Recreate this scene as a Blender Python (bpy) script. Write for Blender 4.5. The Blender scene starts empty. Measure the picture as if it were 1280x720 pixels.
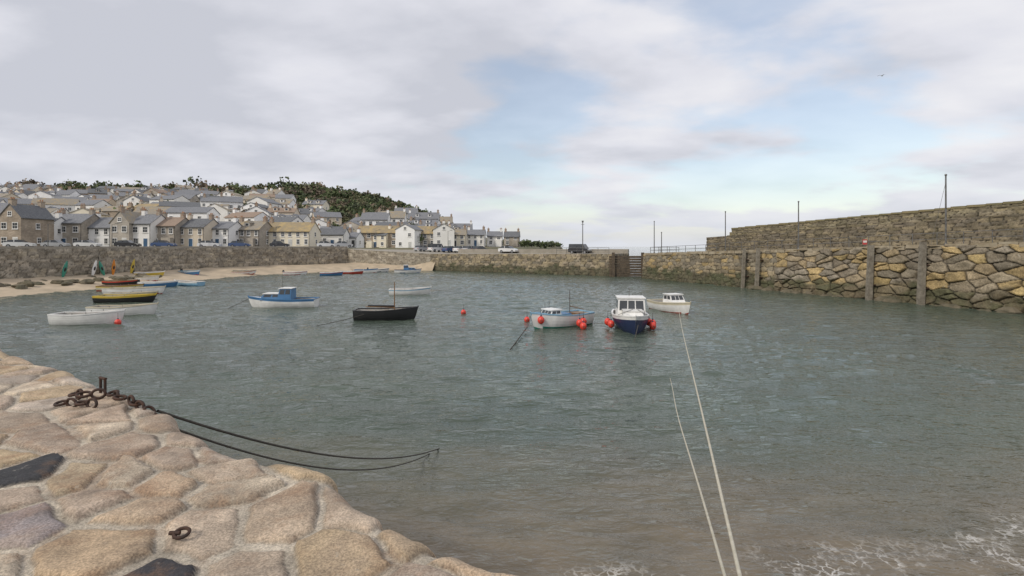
import bpy, math, random
import numpy as np
from mathutils import Vector, Matrix
random.seed(7); rng=np.random.default_rng(7)
scene=bpy.context.scene
COL=scene.collection

# ------------------------------------------------------------ camera
cam=bpy.data.cameras.new("camera"); camo=bpy.data.objects.new("camera",cam); COL.objects.link(camo)
camo.location=(0,0,5.0); camo.rotation_euler=(math.radians(90),0,0)
cam.sensor_width=36; cam.lens=18; cam.shift_y=-52/1280; cam.clip_end=20000; cam.clip_start=0.05
scene.camera=camo
scene.view_settings.view_transform='Standard'; scene.view_settings.look='None'; scene.view_settings.exposure=0

# ------------------------------------------------------------ node helpers
def newmat(name):
    m=bpy.data.materials.new(name); m.use_nodes=True
    nt=m.node_tree; b=nt.nodes["Principled BSDF"]; return m,nt,b
def N(nt,t,**k):
    n=nt.nodes.new(t)
    for a,v in k.items(): setattr(n,a,v)
    return n
def ramp(nt,fac,stops):
    r=N(nt,'ShaderNodeValToRGB'); e=r.color_ramp.elements
    while len(e)<len(stops): e.new(0.5)
    for i,(p,c) in enumerate(stops):
        e[i].position=p; e[i].color=(c,c,c,1) if not isinstance(c,tuple) else (*c,1)
    nt.links.new(fac,r.inputs[0]); return r.outputs[0]
def mixc(nt,f,a,b,mode='MIX'):
    m=N(nt,'ShaderNodeMix',data_type='RGBA',blend_type=mode)
    for s,v in ((m.inputs[0],f),(m.inputs[6],a),(m.inputs[7],b)):
        if hasattr(v,'links'): nt.links.new(v,s)
        elif isinstance(v,tuple): s.default_value=(*v,1)
        else: s.default_value=v
    return m.outputs[2]
def math_(nt,op,a,b=None,c=None,clamp=False):
    m=N(nt,'ShaderNodeMath',operation=op); m.use_clamp=clamp
    for s,v in zip(m.inputs,(a,b,c)):
        if v is None: continue
        if hasattr(v,'links'): nt.links.new(v,s)
        else: s.default_value=v
    return m.outputs[0]
def noise(nt,vec,scale,detail=5,rough=0.55,dist=0.0):
    n=N(nt,'ShaderNodeTexNoise'); n.inputs['Scale'].default_value=scale; n.inputs['Detail'].default_value=detail
    n.inputs['Roughness'].default_value=rough; n.inputs['Distortion'].default_value=dist
    if vec is not None: nt.links.new(vec,n.inputs['Vector'])
    return n.outputs['Fac']
def mapping(nt,vec,scale=(1,1,1),rot=(0,0,0)):
    m=N(nt,'ShaderNodeMapping'); m.inputs['Scale'].default_value=scale; m.inputs['Rotation'].default_value=rot
    nt.links.new(vec,m.inputs['Vector']); return m.outputs[0]
def bump(nt,h,b,strength=0.5,dist=0.05,prev=None):
    n=N(nt,'ShaderNodeBump'); n.inputs['Strength'].default_value=strength; n.inputs['Distance'].default_value=dist
    nt.links.new(h,n.inputs['Height'])
    if prev is not None: nt.links.new(prev,n.inputs['Normal'])
    if b is not None: nt.links.new(n.outputs[0],b.inputs['Normal'])
    return n.outputs[0]
def pmat(name,c1,c2=None,scale=2.0,rough=0.7,bstr=0.3,bscale=15,bdist=0.02,metal=0.0,lo=0.35,hi=0.65):
    m,nt,b=newmat(name); tc=N(nt,'ShaderNodeTexCoord').outputs['Object']
    if c2 is None: c2=tuple(x*0.75 for x in c1)
    f=ramp(nt,noise(nt,tc,scale,5,0.6),[(lo,0.0),(hi,1.0)])
    nt.links.new(mixc(nt,f,c1,c2),b.inputs['Base Color'])
    b.inputs['Roughness'].default_value=rough; b.inputs['Metallic'].default_value=metal
    if bstr>0: bump(nt,noise(nt,tc,bscale,4),b,bstr,bdist)
    return m
def attrmat(name,rough=0.85,s1=5,s2=40,bd=0.02,spot=(0.10,0.06,0.035),spotamt=0.5,lich=0.45,speck=0.72):
    m,nt,b=newmat(name); tc=N(nt,'ShaderNodeTexCoord').outputs['Object']
    a=N(nt,'ShaderNodeAttribute',attribute_name='Col')
    f1=ramp(nt,noise(nt,tc,s1,8,0.65),[(0.3,0.65),(0.7,1.35)])
    c=mixc(nt,1.0,a.outputs['Color'],f1,'MULTIPLY')
    f2=ramp(nt,noise(nt,tc,s1*0.7,9,0.7,0.4),[(0.5,0.0),(0.66,spotamt)])
    c=mixc(nt,f2,c,spot)
    f3=ramp(nt,noise(nt,tc,s2,3,0.75),[(0.35,speck),(0.65,2-speck-.08)])
    c=mixc(nt,1.0,c,f3,'MULTIPLY')
    f4=ramp(nt,noise(nt,tc,s1*3.1,6,0.7),[(0.62,0.0),(0.70,lich)])
    c=mixc(nt,f4,c,(0.5,0.47,0.40))
    nt.links.new(c,b.inputs['Base Color']); b.inputs['Roughness'].default_value=rough
    n1=bump(nt,noise(nt,tc,s1*2,8,0.7),None,1.0,bd)
    bump(nt,noise(nt,tc,s2,5,0.75),b,0.9,bd*0.4,n1)
    return m

# ------------------------------------------------------------ mesh builder
class MB:
    def __init__(s): s.v=[];s.f=[];s.m=[];s.sm=[];s.mats=[]
    def mi(s,mat):
        if mat not in s.mats: s.mats.append(mat)
        return s.mats.index(mat)
    def add(s,vs,fs,mat,M=None,smooth=False):
        o=len(s.v); 
        if M is not None: vs=[tuple(M@Vector(p)) for p in vs]
        s.v+= [tuple(p) for p in vs]; k=s.mi(mat)
        for f in fs: s.f.append(tuple(i+o for i in f)); s.m.append(k); s.sm.append(smooth)
    def box(s,c,sz,mat,M=None,rz=0,taper=1.0):
        hx,hy,hz=sz[0]/2,sz[1]/2,sz[2]/2; vs=[]
        for z in(-1,1):
            t=taper if z>0 else 1
            for x,y in((-1,-1),(1,-1),(1,1),(-1,1)):
                px,py=x*hx*t,y*hy*t
                vs.append((c[0]+px*math.cos(rz)-py*math.sin(rz),c[1]+px*math.sin(rz)+py*math.cos(rz),c[2]+z*hz))
        s.add(vs,[(0,3,2,1),(4,5,6,7),(0,1,5,4),(1,2,6,5),(2,3,7,6),(3,0,4,7)],mat,M)
    def cyl(s,p0,p1,r0,r1,mat,n=8,M=None,smooth=True):
        p0=Vector(p0);p1=Vector(p1);d=(p1-p0).normalized(); a=d.orthogonal().normalized(); b=d.cross(a); vs=[]
        for p,r in((p0,r0),(p1,r1)):
            for i in range(n):
                t=2*math.pi*i/n; vs.append(p+a*math.cos(t)*r+b*math.sin(t)*r)
        s.add(vs,[(i,(i+1)%n,n+(i+1)%n,n+i) for i in range(n)],mat,M,smooth)
        s.add(vs,[tuple(range(n))[::-1],tuple(range(n,2*n))],mat,M)
    def sph(s,c,r,mat,M=None,nu=12,nv=8):
        if not isinstance(r,tuple): r=(r,r,r)
        vs=[];fs=[]
        for j in range(nv+1):
            ph=math.pi*j/nv
            for i in range(nu):
                th=2*math.pi*i/nu; vs.append((c[0]+r[0]*math.sin(ph)*math.cos(th),c[1]+r[1]*math.sin(ph)*math.sin(th),c[2]+r[2]*math.cos(ph)))
        for j in range(nv):
            for i in range(nu):
                a=j*nu+i;b2=j*nu+(i+1)%nu; fs.append((a,b2,b2+nu,a+nu))
        s.add(vs,fs,mat,M,True)
    def torus(s,c,R,r,mat,M,stretch=1.4,n=14,k=6):
        vs=[];fs=[]
        for i in range(n):
            t=2*math.pi*i/n
            for j in range(k):
                u=2*math.pi*j/k; q=R+r*math.cos(u)
                ctr=(R*math.cos(t)*(stretch-1),0,0)
                vs.append((q*math.cos(t)+ctr[0]+c[0],q*math.sin(t)+c[1],r*math.sin(u)+c[2]))
        for i in range(n):
            for j in range(k):
                fs.append((i*k+j,((i+1)%n)*k+j,((i+1)%n)*k+(j+1)%k,i*k+(j+1)%k))
        s.add(vs,fs,mat,M,True)
    def build(s,name,parent=None,loc=None,rz=0):
        me=bpy.data.meshes.new(name); me.from_pydata(s.v,[],s.f)
        for m in s.mats: me.materials.append(m)
        me.polygons.foreach_set('material_index',s.m); me.polygons.foreach_set('use_smooth',s.sm); me.update()
        o=bpy.data.objects.new(name,me); COL.objects.link(o)
        if parent: o.parent=parent
        if loc is not None: o.location=loc; o.rotation_euler=(0,0,rz)
        return o
def empty(name,loc=(0,0,0),rz=0):
    o=bpy.data.objects.new(name,None); COL.objects.link(o); o.location=loc; o.rotation_euler=(0,0,rz); o.empty_display_size=0.5; return o
def grid_obj(name,P,mat,cols=None,parent=None,smooth=True):
    ns,nt_=P.shape[:2]
    i=np.arange(ns*nt_).reshape(ns,nt_)
    F=np.stack([i[:-1,:-1],i[1:,:-1],i[1:,1:],i[:-1,1:]],-1).reshape(-1,4)
    me=bpy.data.meshes.new(name); me.from_pydata(P.reshape(-1,3).tolist(),[],F.tolist())
    me.polygons.foreach_set('use_smooth',[smooth]*len(F))
    if cols is not None:
        a=me.color_attributes.new('Col','FLOAT_COLOR','POINT')
        c=np.ones((ns*nt_,4),dtype=np.float32); c[:,:3]=cols.reshape(-1,3); a.data.foreach_set('color',c.ravel())
    me.materials.append(mat); me.update()
    o=bpy.data.objects.new(name,me); COL.objects.link(o)
    if parent: o.parent=parent
    return o
def hsh(ix,iy,sd):
    h=np.sin(ix*127.1+iy*311.7+sd*74.7)*43758.5453
    return h-np.floor(h)
def vn(x,y,sd=0):
    ix=np.floor(x);iy=np.floor(y);fx=x-ix;fy=y-iy; fx=fx*fx*(3-2*fx);fy=fy*fy*(3-2*fy)
    a=hsh(ix,iy,sd);b=hsh(ix+1,iy,sd);c=hsh(ix,iy+1,sd);d=hsh(ix+1,iy+1,sd)
    return (a*(1-fx)+b*fx)*(1-fy)+(c*(1-fx)+d*fx)*fy
def fbm(x,y,sd=0,o=4):
    r=0;a=.5
    for k in range(o): r=r+a*vn(x*2**k,y*2**k,sd+k*3.3); a*=.5
    return r
def stones(s,t,seeds,asp,gap,rnd,warp=0.1,wscale=1.5):
    S,T=np.meshgrid(s,t,indexing='ij')
    Sw=S+(fbm(S*wscale,T*wscale,5)-.47)*warp*2; Tw=T+(fbm(S*wscale,T*wscale,9)-.47)*warp*2
    x=Sw.ravel();y=Tw.ravel()*asp; sx=seeds[:,0];sy=seeds[:,1]*asp
    ID=np.zeros(len(x),int);E=np.zeros(len(x))
    for a in range(0,len(x),20000):
        d=np.sqrt((x[a:a+20000,None]-sx)**2+(y[a:a+20000,None]-sy)**2)
        p=np.argpartition(d,1,axis=1)[:,:2]; dd=np.take_along_axis(d,p,1); o=np.argsort(dd,1)
        p=np.take_along_axis(p,o,1);dd=np.take_along_axis(dd,o,1); 
        sep=np.sqrt((sx[p[:,0]]-sx[p[:,1]])**2+(sy[p[:,0]]-sy[p[:,1]])**2)+1e-6
        E[a:a+20000]=(dd[:,1]**2-dd[:,0]**2)/(2*sep); ID[a:a+20000]=p[:,0]
    e=E.reshape(S.shape); ID=ID.reshape(S.shape)
    m=np.clip((e-gap)/rnd,0,1); m=np.sqrt(1-(1-m)**2)
    return S,T,ID,m,e
def jit_seeds(s0,s1,t0,t1,w,h,j=0.3,split=0.0):
    L=[];r=0;t=t0
    while t<t1+h:
        s=s0+(0.5*w if r%2 else 0)+rng.uniform(-.3,.3)*w
        while s<s1+w:
            a=s+rng.uniform(-j,j)*w; b=t+rng.uniform(-j,j)*h*0.8; q_=rng.random()
            if q_<split: L.append((a-.2*w,b+.22*h)); L.append((a+.18*w,b-.22*h))
            elif q_>1-split*.6: s+=w*.35; L.append((a+.2*w,b))
            else: L.append((a,b))
            s+=w*rng.uniform(.7,1.4)
        t+=h;r+=1
    return np.array(L)

# ------------------------------------------------------------ world
SUN_AZ=math.atan2(-0.62,-0.60); SUN_EL=math.radians(38)
w=bpy.data.worlds.new("World"); scene.world=w; w.use_nodes=True; nt=w.node_tree; nt.nodes.clear()
out=N(nt,'ShaderNodeOutputWorld'); sky=N(nt,'ShaderNodeTexSky',sky_type='NISHITA'); sky.sun_disc=False
sky.sun_elevation=SUN_EL; sky.sun_rotation=SUN_AZ; sky.air_density=1.2; sky.dust_density=1.0
bg1=N(nt,'ShaderNodeBackground'); bg1.inputs[1].default_value=0.15
nt.links.new(sky.outputs[0],bg1.inputs[0])
tc=N(nt,'ShaderNodeTexCoord').outputs['Generated']; sep=N(nt,'ShaderNodeSeparateXYZ'); nt.links.new(tc,sep.inputs[0])
zz=math_(nt,'ADD',math_(nt,'MAXIMUM',sep.outputs[2],0.0),0.20)
cmb=N(nt,'ShaderNodeCombineXYZ'); nt.links.new(math_(nt,'DIVIDE',sep.outputs[0],zz),cmb.inputs[0]); nt.links.new(math_(nt,'DIVIDE',sep.outputs[1],zz),cmb.inputs[1])
cv=cmb.outputs[0]
cv2=mapping(nt,cv,(0.9,1.1,1),(0,0,math.radians(-14)))
n1=noise(nt,cv2,1.25,8,0.5,0.1)
n2=noise(nt,mapping(nt,cv,(0.8,1.0,1),(0,0,0.4)),1.5,7,0.5,0.1)
def dmask(v,p0,p1):
    d=N(nt,'ShaderNodeVectorMath',operation='DOT_PRODUCT'); nt.links.new(tc,d.inputs[0]); d.inputs[1].default_value=tuple(Vector(v).normalized())
    r=N(nt,'ShaderNodeMapRange',interpolation_type='SMOOTHSTEP'); nt.links.new(d.outputs['Value'],r.inputs[0]); r.inputs[1].default_value=p0; r.inputs[2].default_value=p1
    return r.outputs[0]
blue=dmask((0.40,1,0.23),0.84,0.98)
blue2=dmask((-0.13,1,0.20),0.95,1.0)
hi=N(nt,'ShaderNodeMapRange',interpolation_type='SMOOTHSTEP'); nt.links.new(sep.outputs[2],hi.inputs[0]); hi.inputs[1].default_value=0.28; hi.inputs[2].default_value=0.42
dens=math_(nt,'SUBTRACT',math_(nt,'SUBTRACT',math_(nt,'ADD',n1,0.17),math_(nt,'MULTIPLY',blue,0.215)),math_(nt,'MULTIPLY',blue2,0.09))
dens=math_(nt,'ADD',dens,math_(nt,'MULTIPLY',hi.outputs[0],0.11))
cm=N(nt,'ShaderNodeMapRange',interpolation_type='SMOOTHSTEP'); nt.links.new(dens,cm.inputs[0]); cm.inputs[1].default_value=0.40; cm.inputs[2].default_value=0.54
left=dmask((-0.8,0.8,0.35),0.45,1.0)
shade=math_(nt,'ADD',n2,math_(nt,'MULTIPLY',left,0.10))
cc=ramp(nt,shade,[(0.36,(0.87,0.865,0.895)),(0.50,(0.755,0.76,0.82)),(0.64,(0.59,0.605,0.67))])
hor=N(nt,'ShaderNodeMapRange'); nt.links.new(sep.outputs[2],hor.inputs[0]); hor.inputs[1].default_value=0.0; hor.inputs[2].default_value=0.13; hor.inputs[3].default_value=1; hor.inputs[4].default_value=0
cc=mixc(nt,math_(nt,'MULTIPLY',hor.outputs[0],0.8),cc,(0.71,0.74,0.80))
bg2=N(nt,'ShaderNodeBackground'); nt.links.new(cc,bg2.inputs[0]); bg2.inputs[1].default_value=1.0
ms=N(nt,'ShaderNodeMixShader'); 
fac=math_(nt,'MAXIMUM',math_(nt,'ADD',math_(nt,'MULTIPLY',cm.outputs[0],0.52),0.46),math_(nt,'MULTIPLY',hor.outputs[0],0.95))
nt.links.new(fac,ms.inputs[0]); nt.links.new(bg1.outputs[0],ms.inputs[1]); nt.links.new(bg2.outputs[0],ms.inputs[2]); nt.links.new(ms.outputs[0],out.inputs[0])
sd=bpy.data.lights.new("sun",'SUN'); sd.energy=1.9; sd.angle=math.radians(10); sd.color=(1,0.93,0.82)
so=bpy.data.objects.new("sun",sd); COL.objects.link(so)
sv=Vector((math.sin(SUN_AZ)*math.cos(SUN_EL),math.cos(SUN_AZ)*math.cos(SUN_EL),math.sin(SUN_EL)))
so.rotation_euler=sv.to_track_quat('Z','Y').to_euler(); so.location=(-20,-20,40)

# ------------------------------------------------------------ sea
m,nt,b=newmat("sea_water"); tc=N(nt,'ShaderNodeTexCoord').outputs['Object']
sp=N(nt,'ShaderNodeSeparateXYZ'); nt.links.new(tc,sp.inputs[0])
big=noise(nt,mapping(nt,tc,(0.5,1,1)),0.12,4)
shal=N(nt,'ShaderNodeMapRange',interpolation_type='SMOOTHSTEP')
nt.links.new(math_(nt,'ADD',sp.outputs[1],math_(nt,'MULTIPLY',math_(nt,'SUBTRACT',noise(nt,mapping(nt,tc,(0.5,1,1)),0.35,5),0.5),7)),shal.inputs[0])
shal.inputs[1].default_value=15; shal.inputs[2].default_value=6.8; shal.inputs[3].default_value=0; shal.inputs[4].default_value=1
c=mixc(nt,ramp(nt,big,[(0.4,0.0),(0.65,1.0)]),(0.080,0.103,0.078),(0.056,0.075,0.058))
sandc=mixc(nt,ramp(nt,noise(nt,mapping(nt,tc,(0.6,1.4,1)),1.3,6,.6),[(.38,0.),(.62,1.)]),(0.150,0.122,0.088),(0.205,0.165,0.118))
c=mixc(nt,math_(nt,'MULTIPLY',shal.outputs[0],.92),c,sandc)
fm=N(nt,'ShaderNodeMapRange',interpolation_type='SMOOTHSTEP'); 
wv=math_(nt,'ADD',sp.outputs[1],math_(nt,'MULTIPLY',math_(nt,'SUBTRACT',noise(nt,tc,0.5,4),0.5),3.2))
wv=math_(nt,'SUBTRACT',wv,math_(nt,'MULTIPLY',math_(nt,'SUBTRACT',sp.outputs[0],4.8),0.20))
nt.links.new(wv,fm.inputs[0]); fm.inputs[1].default_value=9.0; fm.inputs[2].default_value=7.7; fm.inputs[3].default_value=0; fm.inputs[4].default_value=1
vor=N(nt,'ShaderNodeTexVoronoi',feature='DISTANCE_TO_EDGE'); vor.inputs['Scale'].default_value=5.0
wn=N(nt,'ShaderNodeTexNoise'); wn.inputs['Scale'].default_value=2.2; wn.inputs['Detail'].default_value=5; nt.links.new(tc,wn.inputs['Vector'])
wadd=N(nt,'ShaderNodeVectorMath',operation='MULTIPLY_ADD'); nt.links.new(wn.outputs['Color'],wadd.inputs[0]); wadd.inputs[1].default_value=(0.9,0.9,0.9); nt.links.new(tc,wadd.inputs[2])
nt.links.new(wadd.outputs[0],vor.inputs['Vector'])
lace=ramp(nt,vor.outputs['Distance'],[(0.01,1.0),(0.14,0.0)])
patch=ramp(nt,noise(nt,tc,1.1,6,0.65),[(0.47,0.0),(0.58,1.0)])
foam=math_(nt,'MULTIPLY',math_(nt,'MULTIPLY',lace,patch),fm.outputs[0])
foam=math_(nt,'MULTIPLY',foam,0.75)
c=mixc(nt,foam,c,(0.72,0.70,0.66))
nt.links.new(c,b.inputs['Base Color']); b.inputs['IOR'].default_value=1.33
nt.links.new(math_(nt,'ADD',math_(nt,'MULTIPLY',foam,0.6),0.04),b.inputs['Roughness'])
w2=noise(nt,mapping(nt,tc,(0.45,1.0,1),(0,0,-0.2)),2.4,3,0.6,0.3)
w3=noise(nt,mapping(nt,tc,(0.5,1.0,1),(0,0,0.15)),6.5,3,0.6,0.3)
h=math_(nt,'ADD',math_(nt,'MULTIPLY',w2,0.12),math_(nt,'MULTIPLY',w3,0.055))
bump(nt,h,b,1.0,1.0)
water_mat=m
R=9000; X0,X1,Y0,Y1=-70.,62.,1.,112.
sea=empty("sea")
q=MB()
for a in((-R,-200,R,Y0),(-R,Y1,R,R),(-R,Y0,X0,Y1),(X1,Y0,R,Y1)):
    q.add([(a[0],a[1],0),(a[2],a[1],0),(a[2],a[3],0),(a[0],a[3],0)],[(0,1,2,3)],water_mat)
q.build("open_sea",sea)
xs=np.linspace(X0,X1,770); ys=np.linspace(Y0,Y1,700); WX,WY=np.meshgrid(xs,ys,indexing='ij')
Hs=np.zeros(WX.shape); NW=70
wx=WX+ (fbm(WX*.2,WY*.2,41,3)-.45)*2; wy=WY+(fbm(WX*.2,WY*.2,47,3)-.45)*2
for k in range(NW):
    lam=math.exp(rng.uniform(math.log(.5),math.log(2.2))); th=math.radians(80)+rng.normal(0,.38); kk=2*math.pi/lam
    a_=.125*math.sqrt(2/NW)*lam**-.35/kk
    ph=kk*(wx*math.cos(th)+wy*math.sin(th))+rng.uniform(0,6.28)
    Hs+=a_*np.sin(ph)
gust=.35+1.15*fbm(WX*.05,WY*.09,51,4)
edge=np.clip(np.minimum(np.minimum(WX-X0,X1-WX),np.minimum(WY-Y0,Y1-WY))/4,0,1)
Hs=Hs*gust*edge
grid_obj("harbour_water",np.stack([WX,WY,Hs],-1),water_mat,None,sea)
seabed=pmat("seabed_sand",(0.30,0.24,0.17),(0.24,0.19,0.13),1.0,0.9)
q=MB(); q.add([(-R,-200,-3.2),(R,-200,-3.2),(R,R,-3.2),(-R,R,-3.2)],[(0,1,2,3)],seabed); q.build("ground")

# ------------------------------------------------------------ foreground quay
QZ=3.3; A=np.array([-0.165+.08,2.64+.115]); u=np.array([-.825,.566]); nin=np.array([-.566,-.825])
qm=attrmat("quay_granite",0.85,4.0,75,0.016,spot=(0.27,0.15,0.08),spotamt=0.5,lich=.4,speck=.60)
r=0.13
sA=np.arange(-3.0,10.5,0.015); tA=np.arange(-1.4,2.9,0.015)
seeds=jit_seeds(-4,11.5,-1.9,3.4,0.76,0.44,0.23,.08)
def st(x,y): 
    d=np.array([x,y])-A; return d@u, d@nin-r
spec=((-3.68,3.74,(.045,.045,.048)),(-1.72,2.50,(.04,.038,.042)),(-3.0,3.05,(.33,.285,.275)),(-1.50,3.16,(.44,.345,.25)),(-2.42,3.62,(.45,.34,.235)),(-2.3,2.86,(.44,.325,.21)),(-3.15,3.72,(.42,.33,.22)))
cl_=[]
for bx,by,c_ in spec:
    a,b_=st(bx,by); d=np.hypot(seeds[:,0]-a,(seeds[:,1]-b_)*1.3); seeds=seeds[d>.34]
for bx,by,c_ in spec:
    a,b_=st(bx,by); seeds=np.vstack([seeds,[a,b_]]); cl_.append(c_)
S,T,ID,mk,e=stones(sA,tA,seeds,1.35,0.036,0.07,0.08,2.4)
n=len(seeds); rh=rng.uniform(0.6,1.1,n); tx=rng.uniform(-.07,.07,n); ty=rng.uniform(-.07,.07,n)
pal=np.array([(.49,.375,.26),(.46,.35,.225),(.50,.40,.30),(.43,.36,.29),(.49,.375,.235),(.45,.36,.27),(.53,.44,.33),(.42,.33,.25)])
pc=pal[rng.integers(0,len(pal),n)]*rng.uniform(.85,1.12,(n,1))
pc[-len(spec):]=np.array(cl_); rh[-len(spec):-len(spec)+2]=.6
ls=S-seeds[ID,0]; lt=T-seeds[ID,1]
hgt=mk*0.042*rh[ID]+mk*(ls*tx[ID]+lt*ty[ID])+mk*(fbm(S*5,T*5,2,5)-.47)*0.026+(fbm(S*16,T*16,3,3)-.45)*0.010+(fbm(S*1.2,T*1.2,8,2)-.4)*0.03
crev_ao=np.exp(-((e-.036-.003)/.009)**2); hgt-=crev_ao*.008
X=np.zeros(S.shape+(3,))
arc=r*math.pi/2
Tp=np.where(T>=0,T,0); ang=np.where(T<0,np.minimum(-T/r,math.pi/2),0); dn=np.where(T<-arc,-T-arc,0)
inw=Tp + r - r*np.sin(ang)
zz_=QZ - r + r*np.cos(ang) - dn
nx=-np.sin(ang); nz=np.cos(ang)
inw=inw+nx*hgt; zz_=zz_+nz*hgt
edgew=(fbm(S*1.1,S*0+3,17,3)-.44)*.40
X[...,0]=A[0]+u[0]*S+nin[0]*inw; X[...,1]=A[1]+u[1]*S+nin[1]*inw; X[...,2]=zz_
wgt=np.clip(1-(T/1.2),0,1)*edgew
X[...,0]+=nin[0]*wgt; X[...,1]+=nin[1]*wgt
mort=np.array([.47,.41,.325])*(0.75+0.5*fbm(S*7,T*7,4))[...,None]
k=np.clip(mk*2.5-0.2,0,1)[...,None]
isl=(pc[ID][:,:,:1]>.06)
patchn=np.clip((fbm(S*3,T*3,21,4)-.48)*6,0,1)[...,None]
sc=pc[ID]*(0.82+0.4*fbm(S*3,T*3,12))[...,None]
sc=sc*(1-.5*patchn*isl)+np.array([.31,.235,.17])*.5*patchn*isl
Cc=(mort*(1-k)+sc*k)*(1-.4*crev_ao[...,None]*np.clip(.3+1.4*fbm(S*2.2,T*2.2,77,2),0,1)[...,None])  # groove band also darkens the colour: occlusion shade painted around each stone
quay=empty("harbour_quay")
grid_obj("granite_paving",X,qm,Cc,quay)
q=MB(); mortm=pmat("quay_mortar",(.36,.31,.25),(.28,.24,.19),3,.9)
def qp(s,t,z): p=A+u*s+nin*t; return (p[0],p[1],z)
q.add([qp(-14,.35,QZ-.07),qp(22,.35,QZ-.07),qp(22,.35,-3),qp(-14,.35,-3),qp(-14,14,QZ-.07),qp(22,14,QZ-.07),qp(22,14,-3),qp(-14,14,-3)],
  [(0,1,5,4),(0,3,2,1),(1,2,6,5),(4,5,6,7),(0,4,7,3)],mortm)
q.build("quay_core",quay)

# chain, ring and ropes
iron=pmat("rusty_iron",(.045,.032,.027),(.085,.042,.026),14,.75,.6,60,.004,.4)
def chain(name,path,link=0.13,wire=0.017):
    q=MB(); P=[Vector(p) for p in path]; pts=[]
    for a,b_ in zip(P[:-1],P[1:]):
        n_=max(1,int((b_-a).length/(link*.72)))
        for i in range(n_): pts.append((a.lerp(b_,i/n_),(b_-a).normalized()))
    for i,(p,d) in enumerate(pts):
        rot=d.to_track_quat('X','Z').to_matrix().to_4x4()
        M=Matrix.Translation(p)@rot@Matrix.Rotation((math.pi/2 if i%2 else 0.25)+random.uniform(-.25,.25),4,'X')
        q.torus((0,0,0),link*.36,wire,iron,M,1.35)
    return q
zt=QZ+0.08
q=chain("c",[(-4.80,5.62,zt),(-4.6,5.50,zt+.03),(-4.35,5.58,zt+.02),(-4.15,5.42,zt+.02),(-4.0,5.38,zt),(-3.82,5.26,zt-.02),(-3.68,5.20,zt-.06),(-3.56,5.16,zt-.20)],.13,.015)
q2=chain("c",[(-4.72,5.36,zt-.02),(-4.45,5.30,zt+.0),(-4.2,5.24,zt+.0)],.13,.014)
q.add(q2.v,q2.f,iron,None,True)
q.cyl((-4.62,5.75,zt-.12),(-4.62,5.75,zt+.15),.014,.014,iron); q.cyl((-4.53,5.7,zt-.12),(-4.53,5.7,zt+.15),.014,.014,iron); q.cyl((-4.63,5.755,zt+.145),(-4.52,5.695,zt+.145),.016,.016,iron)
q.build("mooring_chain")
q=MB(); M=Matrix.Translation((-1.89,2.93,QZ+.06))@Matrix.Rotation(.3,4,'X')
q.torus((0,0,0),.035,.010,iron,M,1.15); q.cyl((-1.93,2.93,QZ-.04),(-1.93,2.93,QZ+.06),.012,.012,iron); q.cyl((-1.96,2.93,QZ+.06),(-1.90,2.93,QZ+.06),.012,.012,iron)
q.build("mooring_ring")
ropew=pmat("rope_white",(.56,.52,.42),(.44,.41,.32),20,.9,.5,60,.004)
roped=pmat("rope_dark",(.05,.045,.04),(.09,.08,.065),20,.9)
def rope(name,p0,p1,sag,rad,mat,n=24,wob=0.0):
    c=bpy.data.curves.new(name,'CURVE'); c.dimensions='3D'; c.bevel_depth=rad; c.bevel_resolution=2
    s_=c.splines.new('POLY'); s_.points.add(n)
    for i in range(n+1):
        t=i/n; p=Vector(p0).lerp(Vector(p1),t); p.z-=4*sag*t*(1-t); p.x+=wob*math.sin(t*9)
        s_.points[i].co=(*p,1)
    c.materials.append(mat); o=bpy.data.objects.new(name,c); COL.objects.link(o); return o
rope("mooring_rope",(12.1,37.3,.55),(.85,1.65,3.42),.10,.011,ropew,40,.01)
rope("mooring_rope",(6.1,19.8,-.06),(.82,1.62,3.41),.12,.010,ropew,40,.015)
rope("mooring_rope",(-3.60,5.2,3.33),(-1.75,12.9,-.06),.38,.014,roped,30)
rope("mooring_rope",(-3.56,5.15,3.23),(-1.95,12.6,-.06),.46,.012,roped,30)
rope("mooring_rope",(-.45,23.0,-.1),(.9,30.2,.25),.02,.03,roped,8)
rope("mooring_rope",(-14,30.5,-.1),(-9.9,34.3,.45),.12,.02,roped,16)
rope("mooring_rope",(6.3,26.6,-.1),(6.9,28.0,.7),.02,.02,roped,8)
rope("mooring_rope",(-23.2,41.5,-.1),(-21.6,42.3,.75),.02,.02,roped,8)

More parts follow.
